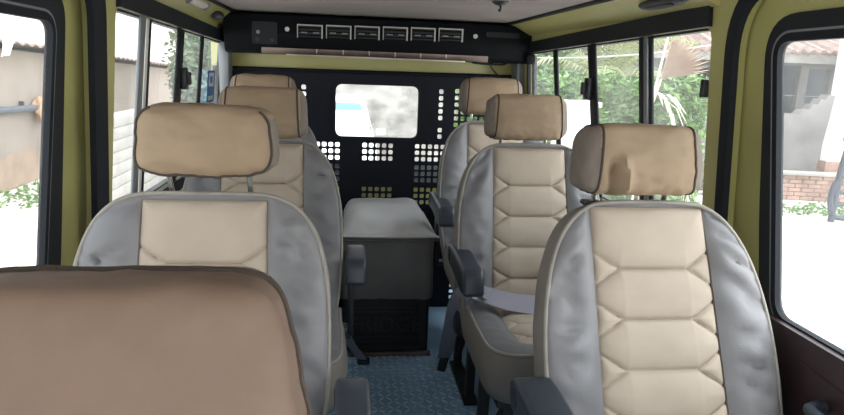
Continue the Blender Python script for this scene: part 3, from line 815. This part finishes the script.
def leaves(center, rad, count, size, seed, shell=.55, clip=None):
    rnd = random.Random(seed); V = []; Fc = []
    for _ in range(count):
        d = Vector((rnd.gauss(0, 1), rnd.gauss(0, 1), rnd.gauss(0, 1))).normalized()
        r = (shell+(1-shell)*rnd.random())*(1+.22*noise.noise(d*2.3+Vector((seed, 0, 0))))
        p = Vector((center[0]+d.x*rad[0]*r, center[1]+d.y*rad[1]*r, center[2]+d.z*rad[2]*r))
        if p.z < GZ+.02: continue
        add_leaf(V, Fc, p, rnd, size)
    return V, Fc
def add_leaf(V, Fc, p, rnd, size):
    a = Vector((rnd.gauss(0, 1), rnd.gauss(0, 1), rnd.gauss(0, .6))).normalized(); b = a.orthogonal().normalized()
    b = Matrix.Rotation(rnd.random()*6.28, 3, a) @ b; c = a.cross(b)
    s = size*(.6+.8*rnd.random()); k = len(V)
    V.extend([p-a*s, p+b*s*.42+c*s*.12, p+a*s, p-b*s*.42+c*s*.12]); Fc.append((k, k+1, k+2)); Fc.append((k, k+2, k+3))
def box_leaves(lo, hi, count, size, seed):
    rnd = random.Random(seed); V = []; Fc = []
    for _ in range(count):
        p = Vector([lo[i]+(hi[i]-lo[i])*rnd.random() for i in range(3)])
        top = hi[2]-(hi[2]-lo[2])*.25*abs(noise.noise(Vector((p.x*1.3, p.y*1.3, seed))))
        if p.z > top: p.z = top-rnd.random()*.1
        add_leaf(V, Fc, p, rnd, size)
    return V, Fc
def tree(label, base, crown_c, rad, count, size, mat, seed, shell=.4, trunk_r=.11, name='leafy_tree', group=None):
    t = thing(name, label, 'tree', base, group); b = Vector(base)
    V, Fc = leaves(Vector(crown_c)-b, rad, count, size, seed, shell)
    V = [v for v in V]
    mesh_obj('crown', V, Fc, mat, t, smooth=False)
    cc = Vector(crown_c)-b; tp = []
    tp = smooth_path([(0, 0, -.05), (cc.x*.2+.05, cc.y*.2, cc.z*.35), (cc.x*.7, cc.y*.7, cc.z*.8), (cc.x, cc.y, cc.z+rad[2]*.3)], 5)
    tube('trunk', tp, [trunk_r*(1-.6*i/(len(tp)-1)) for i in range(len(tp))], M['bark'], t, 8)
    return t

# left: mud building
lb = thing('mud_building', 'low mud walled building with a rusty tin roof edge outside the left windows', 'building', (-5.3, 12, GZ))
def wl_top(y): return 1.58-.038*(y-10.9)
V = []; Fc = []
ys = [2+i*1. for i in range(24)]
for y in ys:
    for (x, z) in ((0, 0), (0, wl_top(y)-GZ-.13), (-4., wl_top(y)-GZ-.13), (-4., 0)): V.append(Vector((x, y-12, z)))
for i in range(len(ys)-1):
    for q in range(3): Fc.append((i*4+q, i*4+q+1, i*4+5+q, i*4+4+q))
Fc += [(0, 1, 2, 3), tuple(len(V)-4+q for q in range(4))]
mesh_obj('wall', V, Fc, M['mud'], lb, smooth=False)
# splash band at the foot
V = []; Fc = []
for i in range(93):
    y = 2+i*.25; z = .55+.22*noise.noise(Vector((y*.6, 0, 3.)))+.06*noise.noise(Vector((y*3, 1, 3.)))
    V += [Vector((.012, y-12, 0)), Vector((.012, y-12, z))]
for i in range(92): Fc.append((2*i, 2*i+1, 2*i+3, 2*i+2))
mesh_obj('mud_splash', V, Fc, M['mud_red'], lb, smooth=False)
V = []; Fc = []
n = 300
for i in range(n+1):
    y = 2+23*i/n; c = .022*math.sin(i*1.6); zt = wl_top(y)-GZ
    V += [Vector((.30, y-12, zt-.03+c)), Vector((.30, y-12, zt-.055+c)), Vector((-4.2, y-12, zt-.02+c))]
for i in range(n): Fc += [(3*i, 3*i+1, 3*i+4, 3*i+3), (3*i, 3*i+2, 3*i+5, 3*i+3)]
mesh_obj('tin_roof', V, Fc, M['tin'], lb, smooth=False)
pp = thing('wall_pipe', 'blue grey pipe fixed along the mud wall outside the front left window', 'pipe', (-5.22, 10, .55))
tube('pipe', [(0, -3., .05), (0, 1.7, -.06)], .055, M['pipe'], pp, 12)
for yy in (-2., -.3, 1.3): box('bracket', (-.03, yy, .02-.02*yy), (.07, .04, .15), M['black_metal'], pp)
rg = thing('rag', 'orange brown rag bundled on the end of the wall pipe', 'rag', (-5.18, 11.85, .46))
bm = bmesh.new(); bmesh.ops.create_icosphere(bm, subdivisions=4, radius=.2)
for v in bm.verts: v.co *= 1+.45*noise.noise(v.co*7); v.co.x *= .5
bm_obj('bundle', bm, M['rag'], rg)
wc = thing('white_cloth', 'white cloth hanging from the tin roof edge at far left', 'cloth', (-4.97, 10.46, 1.50))
V = []; Fc = []
for i in range(9):
    for j in range(9):
        u = i/8; v = j/8; V.append(Vector((.03*math.sin(u*9+v*2), -.16+.32*u-.13*v, .09-.27*v*(1-.15*u))))
for i in range(8):
    for j in range(8): a = i*9+j; Fc.append((a, a+1, a+10, a+9))
o = mesh_obj('sheet', V, Fc, M['white_wall'], wc); md = o.modifiers.new('s', 'SOLIDIFY'); md.thickness = .01
# low block wall between the vehicle and the mud building
bw = thing('block_wall', 'low pale block wall outside the left passenger window', 'wall', (-3.05, 9.2, GZ))
bm = bmesh.new()
for k in range(9): add_box(bm, (0, 0, .075+k*.155), (.22, 3.3, .142), None, .012)
add_box(bm, (0, 0, .70), (.19, 3.28, 1.38))
bm_obj('block_courses', bm, M['stone'], bw)
tree('blue green leafy tree seen through the rear left panes', (-2.35, 12.6, GZ), (-2.35, 12.4, 1.05), (.72, 1.3, 1.25), 5200, .075, M['leaf2'], 3)
tree('grey green tree rising just behind the left rear corner', (-3.6, 16.2, GZ), (-3.2, 16.2, 1.3), (1.0, 1.1, 1.8), 5200, .085, M['leaf3'], 5)
tree('tree whose leaf tips hang at the top of the left passenger window', (-10.6, 27.5, GZ), (-8.6, 27.0, 4.75), (2.6, 1.6, 1.2), 4200, .15, M['leaf'], 8, trunk_r=.15)

# right: hedge, palms, dry fronds
hg = thing('hedge', 'clipped green hedge running along outside the right windows', 'hedge', (3.6, 8.5, GZ))
V, Fc = box_leaves((-2.1, -.4, .05), (1.25, .7, 2.22), 19000, .06, 21)
V = [Matrix.Rotation(R(-22), 3, 'Z') @ v for v in V]
mesh_obj('foliage', V, Fc, M['leaf'], hg, smooth=False)
box('inner_branches', (-.4, .15, .8), (3.0, .35, 1.5), M['leaf2'], hg, rot=rotm('Z', -22), bev=.1)
def frond(path, nl, ln, droop, mat, name, parent, seed, wid=.018, ang=55):
    P = smooth_path(path, 6); rnd = random.Random(seed); V = []; Fc = []
    V, Fc = tube_data(P, [.018*(1-.8*i/(len(P)-1)) for i in range(len(P))], 5)
    for k in range(nl):
        t = .12+.86*k/nl; f = t*(len(P)-1); i = min(int(f), len(P)-2); p = P[i].lerp(P[i+1], f-i); d = (P[i+1]-P[i]).normalized()
        side = d.cross(Vector((0, 0, 1)))
        if side.length < .1: side = Vector((1, 0, 0))
        side.normalize(); l = ln*math.sin(PI*min(.97, max(.12, t*.85+.12)))*(.85+.3*rnd.random())
        for sg in (-1, 1):
            dr = (d*math.cos(R(ang))+side*sg*math.sin(R(ang))+Vector((0, 0, .12*rnd.random()))).normalized()
            q1 = p+dr*l*.5; q2 = p+dr*l+Vector((0, 0, -droop*l)); w = d*wid
            b = len(V); V.extend([p-w*.5, p+w*.5, q1+w, q1-w, q2]); Fc.extend([(b, b+1, b+2, b+3), (b+3, b+2, b+4)])
    return mesh_obj(name, V, Fc, mat, parent, smooth=False)
def palm(label, base, h, n, ln, seed, lean=(0, 0), mat='palm', group=None, tr=.10, name='palm_tree'):
    t = thing(name, label, 'palm', base, group); rnd = random.Random(seed)
    top = Vector((lean[0], lean[1], h))
    tp = smooth_path([(0, 0, -.05), (lean[0]*.3, lean[1]*.3, h*.4), top], 8)
    tube('trunk', tp, [tr*(1.1-.35*i/(len(tp)-1)) for i in range(len(tp))], M['bark'], t, 10)
    for k in range(n):
        a = 2*PI*k/n+rnd.random()*.5; el = R(10+60*rnd.random()); d = Vector((math.cos(a)*math.cos(el), math.sin(a)*math.cos(el), math.sin(el)))
        e = top+d*ln*.55; f_ = top+d*ln*.95+Vector((0, 0, -.35*ln*(1-.5*math.sin(el))))
        frond([top, e, f_], 30, .42*ln*.6, .35, M[mat], 'frond', t, seed*31+k)
    return t
palm('palm with bright arching fronds behind the hedge in the middle right pane', (4.45, 10.9, GZ), 2.05, 16, 1.9, 3, (.1, 0))
palm('tall palm with leaves crossing the top of the foremost right pane', (6.3, 11.6, GZ), 3.5, 15, 2.3, 5, (-.3, 0))
palm('grey palm far back beside the rear right pane', (2.4, 12.4, GZ), 2.8, 14, 1.9, 9, (0, 0), 'leaf3')
tree('dense green tree behind the palms', (8.8, 22, GZ), (8.0, 22, 3.2), (4.4, 2.6, 3.6), 5600, .19, M['leaf3'], 31, trunk_r=.2)
tree('green bushy tree standing beyond the rear right corner', (4.6, 15.4, GZ), (4.6, 15.4, 1.5), (1.0, 1.0, 1.8), 4500, .11, M['leaf'], 33)
# dried fan leaf
dl = thing('dry_fan_leaf', 'brown dried fan palm leaf hanging in front of the tall palm', 'palm leaf', (3.92, 7.75, 1.38))
V = []; Fc = []; nf = 34
for k in range(nf):
    a = R(10+72*k/nf); a2 = R(10+72*(k+.5)/nf); a3 = R(10+72*(k+1)/nf)
    ux = Vector((.97, -.22, 0)); L_ = .52*(1+.12*math.sin(k*2.3))
    def pt(an, l, off): return ux*math.cos(an)*l+Vector((0, -off, 0))+Vector((0, 0, math.sin(an)*l))
    b = len(V); V += [Vector((0, 0, 0)), pt(a, L_*.8, 0), pt(a2, L_*.82, .035), pt(a3, L_*.8, 0), pt(a2, L_*1.05, .03)]
    Fc += [(b, b+1, b+2), (b, b+2, b+3), (b+1, b+4, b+2), (b+2, b+4, b+3)]
mesh_obj('leaf_blade', V, Fc, M['dry'], dl, smooth=False)
tube('leaf_stalk', [(0, 0, 0), (-.05, .05, -.3), (-.06, .1, -1.1), (-.05, .12, -2.1)], .018, M['dry'], dl, 8)
df = thing('dry_frond', 'bleached dry palm frond drooping over the hedge', 'palm leaf', (3.36, 6.55, 1.2))
frond([(-.25, 0, .05), (0, 0, 0), (.12, -.05, -.28), (.30, -.08, -.75), (.42, -.1, -1.4), (.44, -.1, -1.94)], 24, .42, .5, M['dry_pale'], 'dried_leaflets', df, 77, .022, 40)
df2 = thing('leaning_pole', 'thin bare pale stem rising in front of the dry fan leaf', 'stem', (3.55, 7.5, GZ))
tube('stem', [(0, 0, 0), (.12, 0, 1.6), (.42, .1, 3.3)], .014, M['dry_pale'], df2, 8)
cbl = thing('overhead_cable', 'pale overhead cable strung across the garden beyond the right windows', 'cable', (2.6, 9.0, 1.62))
tube('cable', smooth_path([(-1.6, .6, .05), (0, 0, -.02), (1.2, -.8, .06), (2.4, -1.6, .28), (4.5, -3.0, .55)], 6), .009, M['cable'], cbl, 6)
# white painted pillar
wp = thing('white_pillar', 'white painted masonry pillar in front of the hedge, seen past the middle right headrest', 'pillar', (2.15, 5.85, GZ))
bm = bmesh.new(); add_box(bm, (0, 0, .93), (.34, .3, 1.86), None, .02); bm_obj('shaft', bm, M['white_wall'], wp)
bm = bmesh.new(); add_box(bm, (0, 0, 1.88), (.38, .34, .05), None, .012); bm_obj('cap', bm, M['white_wall'], wp)
for k in range(7):
    V, Fc = tube_data([(.03, -.149, .5+k*.18), (.03, -.153, .5+k*.18)], .012, 10); mesh_obj('bolt', V, Fc, M['frame_grey'], wp)

# ruined building to the right
rb = thing('ruined_building', 'abandoned grey building with empty window openings and a sagging tin roof', 'building', (10.1, 13.9, GZ))
ang = R(-12); ux = Vector((math.cos(ang), math.sin(ang), 0)); uy = Vector((-math.sin(ang), math.cos(ang), 0))
def fB(a, b, c): return ux*a*1.2+uy*c+Vector((0, 0, (b-2.15)*1.2+2.15))
plate('facade', [(-3.2, .3), (1.6, .3), (1.6, 2.72), (-3.2, 2.72)], [[(-.14, .9), (.17, .9), (.17, 2.46), (-.14, 2.46)], [(.32, .9), (.72, .9), (.72, 2.42), (.32, 2.42)], [(-2.2, .9), (-1.2, .9), (-1.2, 2.38), (-2.2, 2.38)]], .2, fB, M['plaster'], rb)
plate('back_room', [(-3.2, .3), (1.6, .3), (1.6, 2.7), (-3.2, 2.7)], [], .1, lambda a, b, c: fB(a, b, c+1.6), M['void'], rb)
for xx, ww in ((.52, .04), (.015, .04)):
    bm = bmesh.new(); add_box(bm, fB(xx, 1.9, 0), (.48 if xx > .1 else .38, .03, .025), Matrix.Rotation(ang, 3, 'Z'), .004); bm_obj('window_bar', bm, M['frame_grey'], rb)
V = []; Fc = []; n = 110
for i in range(n+1):
    a = -3.5+5.4*i/n; c = .03*math.sin(i*1.7)
    V += [fB(a, 2.66+c, -.55), fB(a, 2.72+c, -.55), fB(a, 3.25+c, 2.0), fB(a, 2.80+c, -.2)]
for i in range(n): b = 4*i; Fc += [(b, b+1, b+5, b+4), (b+1, b+2, b+6, b+5)]
mesh_obj('tin_roof', V, Fc, M['tin'], rb, smooth=False)
plate('fascia', [(-3.4, 2.50), (1.8, 2.50), (1.8, 2.66), (-3.4, 2.66)], [], .04, lambda a, b, c: fB(a, b, c-.5), M['stone'], rb)
bp_ = thing('broken_wall', 'broken grey plastered garden wall with a stepped jagged top', 'wall', (8.96, 11.42, GZ))
stp = [(-2.2, .25), (.06, .25), (.22, 1.95), (.11, 1.97), (.07, 1.88), (.0, 1.90), (-.04, 1.80), (-.12, 1.80), (-.16, 1.71), (-.26, 1.70), (-.33, 1.62), (-.6, 1.64), (-1.1, 1.55), (-2.2, 1.6)]
plate('masonry', [(a*1.12, (b-2.15)*1.12+2.15) for a, b in stp], [], .22, lambda a, b, c: Vector((a*.97, -a*.2+c, b)), M['plaster'], bp_)
lw = thing('low_brick_wall', 'low red brick wall in front of the broken grey wall', 'wall', (9.02, 10.78, GZ))
bm = bmesh.new()
for k in range(6):
    x = -2.2-.12*(k % 2)
    while x < 2.2:
        add_box(bm, Matrix.Rotation(R(-12), 3, 'Z') @ Vector((x+.115, random.uniform(-.008, .008), .04+k*.079)), (.222, .2, .070), Matrix.Rotation(R(-12), 3, 'Z'), .008, 1); x += .235
bm_obj('brick_courses', bm, M['brick'], lw)
bm = bmesh.new(); add_box(bm, (0, 0, .235), (4.5, .17, .46), Matrix.Rotation(R(-12), 3, 'Z'), .01); bm_obj('mortar', bm, M['plaster'], lw)
bm = bmesh.new(); add_box(bm, (0, 0, .50), (4.6, .28, .055), Matrix.Rotation(R(-12), 3, 'Z'), .01); bm_obj('coping', bm, M['stone'], lw)
ww = thing('white_building', 'bright whitewashed building wall at the far right of the door window', 'building', (10.1, 12.4, GZ))
plate('wall', [(0, .55), (4.4, .55), (4.4, 4.6), (0, 4.6)], [], .2, lambda a, b, c: Vector((a*.98, -a*.15+c, b)), M['white_wall'], ww)
plate('plinth', [(-.03, 0), (4.45, 0), (4.45, .55), (-.03, .55)], [], .26, lambda a, b, c: Vector((a*.98, -a*.15+c, b)), M['brick'], ww)
tube('standpipe', smooth_path([(.28, -.16, 1.0), (.28, -.16, 2.0), (.34, -.16, 2.04), (.42, -.17, 2.04)], 4), .022, M['steel_blue'], ww, 8)
mf = thing('steel_frame', 'dark steel tube frame standing before the whitewashed wall outside the right door', 'frame', (7.73, 9.10, GZ))
tb = lambda nm, pts, r_: tube(nm, smooth_path(pts, 5), r_, M['steel_blue'], mf, 8)
tb('upright', [(.02, .03, 0), (.04, .03, .72), (.10, .03, 1.2), (.16, .03, 1.52), (.24, .03, 1.56), (.9, -.1, 1.56)], .05)
tb('upright', [(.9, -.1, 0), (.9, -.1, 1.56)], .05)
tb('hoop', [(.95, -.1, .06), (.2, .0, .06), (.02, .02, .12), (-.04, .03, .3), (-.04, .03, .5), (.03, .03, .66), (.2, .0, .74), (.95, -.1, .74)], .045)
for zz in (.28, .47): tb('crossbar', [(-.04, .03, zz), (.92, -.1, zz)], .03)
gs = mesh_obj('grass', *box_leaves((-5.1, 9.3, GZ-.02), (-4.0, 19., GZ+.13), 2600, .05, 41), M['leaf'], None, smooth=False)
tag(gs, 'thin strip of grass at the foot of the mud wall', 'grass'); gs['kind'] = 'stuff'
gs = mesh_obj('grass', *box_leaves((7.0, 9.5, GZ-.02), (8.9, 10.3, GZ+.08), 420, .05, 43), M['leaf'], None, smooth=False)
tag(gs, 'patch of green weeds on the pale earth before the broken wall', 'grass'); gs['kind'] = 'stuff'

# behind: bank and parked car
bk = thing('gravel_bank', 'pale gravel bank rising behind the white car beyond the rear window', 'bank', (1, 17, GZ))
V = []; Fc = []; nx, ny = 60, 16
for j in range(ny+1):
    for i in range(nx+1):
        x = -2.6+4.9*i/nx; t = j/ny
        V.append(Vector((x, -2.6*(1-t)+.5*noise.noise(Vector((x*.6, t*3, 1)))+1.2*t, -.05+3.3*t**1.05+.12*noise.noise(Vector((x*2, t*7, 4))))))
for j in range(ny):
    for i in range(nx): a = j*(nx+1)+i; Fc.append((a, a+1, a+nx+2, a+nx+1))
mesh_obj('slope', V, Fc, M['bank'], bk)
car = thing('parked_car', 'white car with a teal sun strip parked behind the rear window', 'car', (-.31, 11.0, GZ))
def loft(name, secs, mat, parent, closed_ends=True, angle=40):
    V = []; Fc = []; n = len(secs[0])
    for s in secs: V += [Vector(p) for p in s]
    for j in range(len(secs)-1):
        for i in range(n): Fc.append((j*n+i, j*n+(i+1) % n, (j+1)*n+(i+1) % n, (j+1)*n+i))
    Fc += [tuple(range(n)), tuple(range((len(secs)-1)*n, len(secs)*n))]
    return mesh_obj(name, V, Fc, mat, parent, angle=angle)
def sec(y, hw, z0, z1, r=.12): return [(p[0], y, p[1]) for p in rrect(-hw, z0, hw, z1, r, 5)]
loft('body', [sec(-1.55, .74, .30, .78, .1), sec(-1.45, .80, .22, .88), sec(-.55, .84, .20, 1.0), sec(1.9, .84, .20, 1.02), sec(2.5, .80, .25, .98), sec(2.6, .74, .35, .9, .1)], M['car_white'], car)
loft('cabin', [[(p[0]*1.0, -.55+.62*(p[1]-.98)/.62, p[1]) for p in round_poly([(-.76, .98), (.76, .98), (.62, 1.60), (-.62, 1.60)], [.02, .02, .1, .1], 5)],
               [(p[0], .3, p[1]) for p in round_poly([(-.80, .98), (.80, .98), (.64, 1.64), (-.64, 1.64)], [.02, .02, .12, .12], 5)],
               [(p[0], 1.6, p[1]) for p in round_poly([(-.80, .98), (.80, .98), (.63, 1.60), (-.63, 1.60)], [.02, .02, .12, .12], 5)],
               [(p[0], 2.3-.5*(p[1]-.98), p[1]) for p in round_poly([(-.76, .98), (.76, .98), (.58, 1.5), (-.58, 1.5)], [.02, .02, .1, .1], 5)]], M['car_white'], car)
wsh = plate('windscreen', round_poly([(-.69, 1.01), (.69, 1.01), (.57, 1.56), (-.57, 1.56)], .05), [], .012, lambda a, b, c: Vector((a, -.562+.62*(b-.98)/.62+c, b+.004)), M['car_glass'], car)
plate('sun_strip', [(-.60, 1.42), (.60, 1.42), (.573, 1.53), (-.573, 1.53)], [], .006, lambda a, b, c: Vector((a, -.574+.62*(b-.98)/.62+c, b+.004)), M['teal'], wsh)
for sg in (-1, 1):
    plate('side_window', round_poly([(-.15, 1.04), (1.7, 1.04), (1.5, 1.52), (.32, 1.52)], .05), [], .012, lambda a, b, c: Vector((sg*(.80-.255*(b-.98)+.006)+c, a, b)), M['car_glass'], car)
    o = loft('headlamp', [[(sg*.58+p[0], -1.53, .66+p[1]) for p in rrect(-.14, -.07, .14, .07, .04, 4)], [(sg*.58+p[0], -1.43, .68+p[1]) for p in rrect(-.16, -.09, .16, .09, .04, 4)]], M['lamp_glass'], car)
    box('wing_mirror', (sg*.93, -.05, 1.06), (.16, .09, .11), M['car_white'], car, bev=.025, seg=3)
    for yy in (-1.0, 1.75):
        V, Fc = tube_data([(sg*.66, yy, .31), (sg*.85, yy, .31)], .31, 28); wh = mesh_obj('wheel', V, Fc, M['tyre'], car)
        V, Fc = tube_data([(sg*.845, yy, .31), (sg*.858, yy, .31)], .2, 20); mesh_obj('hub_cap', V, Fc, M['frame_grey'], wh)
plate('grille', rrect(-.36, .58, .36, .74, .03), [], .03, lambda a, b, c: Vector((a, -1.55+c, b)), M['frame'], car)

# ------------------------------------------------------------------ light: bright overcast sky, hazy sun
W = bpy.data.worlds.new('World'); SC.world = W; W.use_nodes = True
nt = W.node_tree; bg = nt.nodes['Background']
tc = nt.nodes.new('ShaderNodeTexCoord'); sp = nt.nodes.new('ShaderNodeSeparateXYZ'); nt.links.new(tc.outputs['Generated'], sp.inputs[0])
rp = nt.nodes.new('ShaderNodeValToRGB'); rp.color_ramp.elements[0].position = 0.; rp.color_ramp.elements[0].color = (1, .985, .96, 1)
rp.color_ramp.elements[1].position = .6; rp.color_ramp.elements[1].color = (.86, .93, 1., 1)
nt.links.new(sp.outputs[2], rp.inputs[0]); nt.links.new(rp.outputs[0], bg.inputs[0])
dt = nt.nodes.new('ShaderNodeVectorMath'); dt.operation = 'DOT_PRODUCT'; dt.inputs[1].default_value = Vector((.82, -.40, .42)).normalized()
nt.links.new(tc.outputs['Generated'], dt.inputs[0])
mr = nt.nodes.new('ShaderNodeMapRange'); mr.inputs[1].default_value = -.1; mr.inputs[2].default_value = 1.; mr.inputs[3].default_value = .85; mr.inputs[4].default_value = 2.1
nt.links.new(dt.outputs['Value'], mr.inputs[0]); nt.links.new(mr.outputs[0], bg.inputs[1])
sd = bpy.data.lights.new('sun', 'SUN'); sd.energy = 1.1; sd.angle = R(12); sd.color = (1, .96, .9)
so = bpy.data.objects.new('sun', sd); COL.objects.link(so); so.rotation_euler = (R(10), R(14), 0)

# ------------------------------------------------------------------ camera
F_PX, VP, ROLL = 640., (345., 65.), .012
v = Vector(((VP[0]-422)/F_PX, (VP[1]-207.5)/F_PX, 1.)).normalized()
up = Vector((math.sin(ROLL), -math.cos(ROLL), 0)); up = (up-v*up.dot(v)).normalized()
xr = v.cross(up)
# camera axes (image right, image down, forward) in the world: rows of [xr v up]
right = Vector((xr.x, v.x, up.x)); down = Vector((xr.y, v.y, up.y)); fwd = Vector((xr.z, v.z, up.z))
cd = bpy.data.cameras.new('camera'); cam = bpy.data.objects.new('camera', cd); COL.objects.link(cam)
mw = Matrix((right, -down, -fwd)).transposed().to_4x4(); mw.translation = Vector((0, 0, 1.40)); cam.matrix_world = mw
cd.sensor_fit = 'HORIZONTAL'; cd.sensor_width = 36.; cd.lens = 36.*F_PX/844.; cd.clip_start = .03; cd.clip_end = 300
SC.camera = cam
SC.view_settings.view_transform = 'Standard'; SC.view_settings.look = 'None'; SC.view_settings.gamma = 1.; SC.view_settings.use_curve_mapping = False
SC.view_settings.exposure = 1.46
try:
    SC.cycles.max_bounces = 10; SC.cycles.diffuse_bounces = 5; SC.cycles.transparent_max_bounces = 16; SC.cycles.use_denoising = True
    SC.cycles.sample_clamp_indirect = 8
except Exception: pass
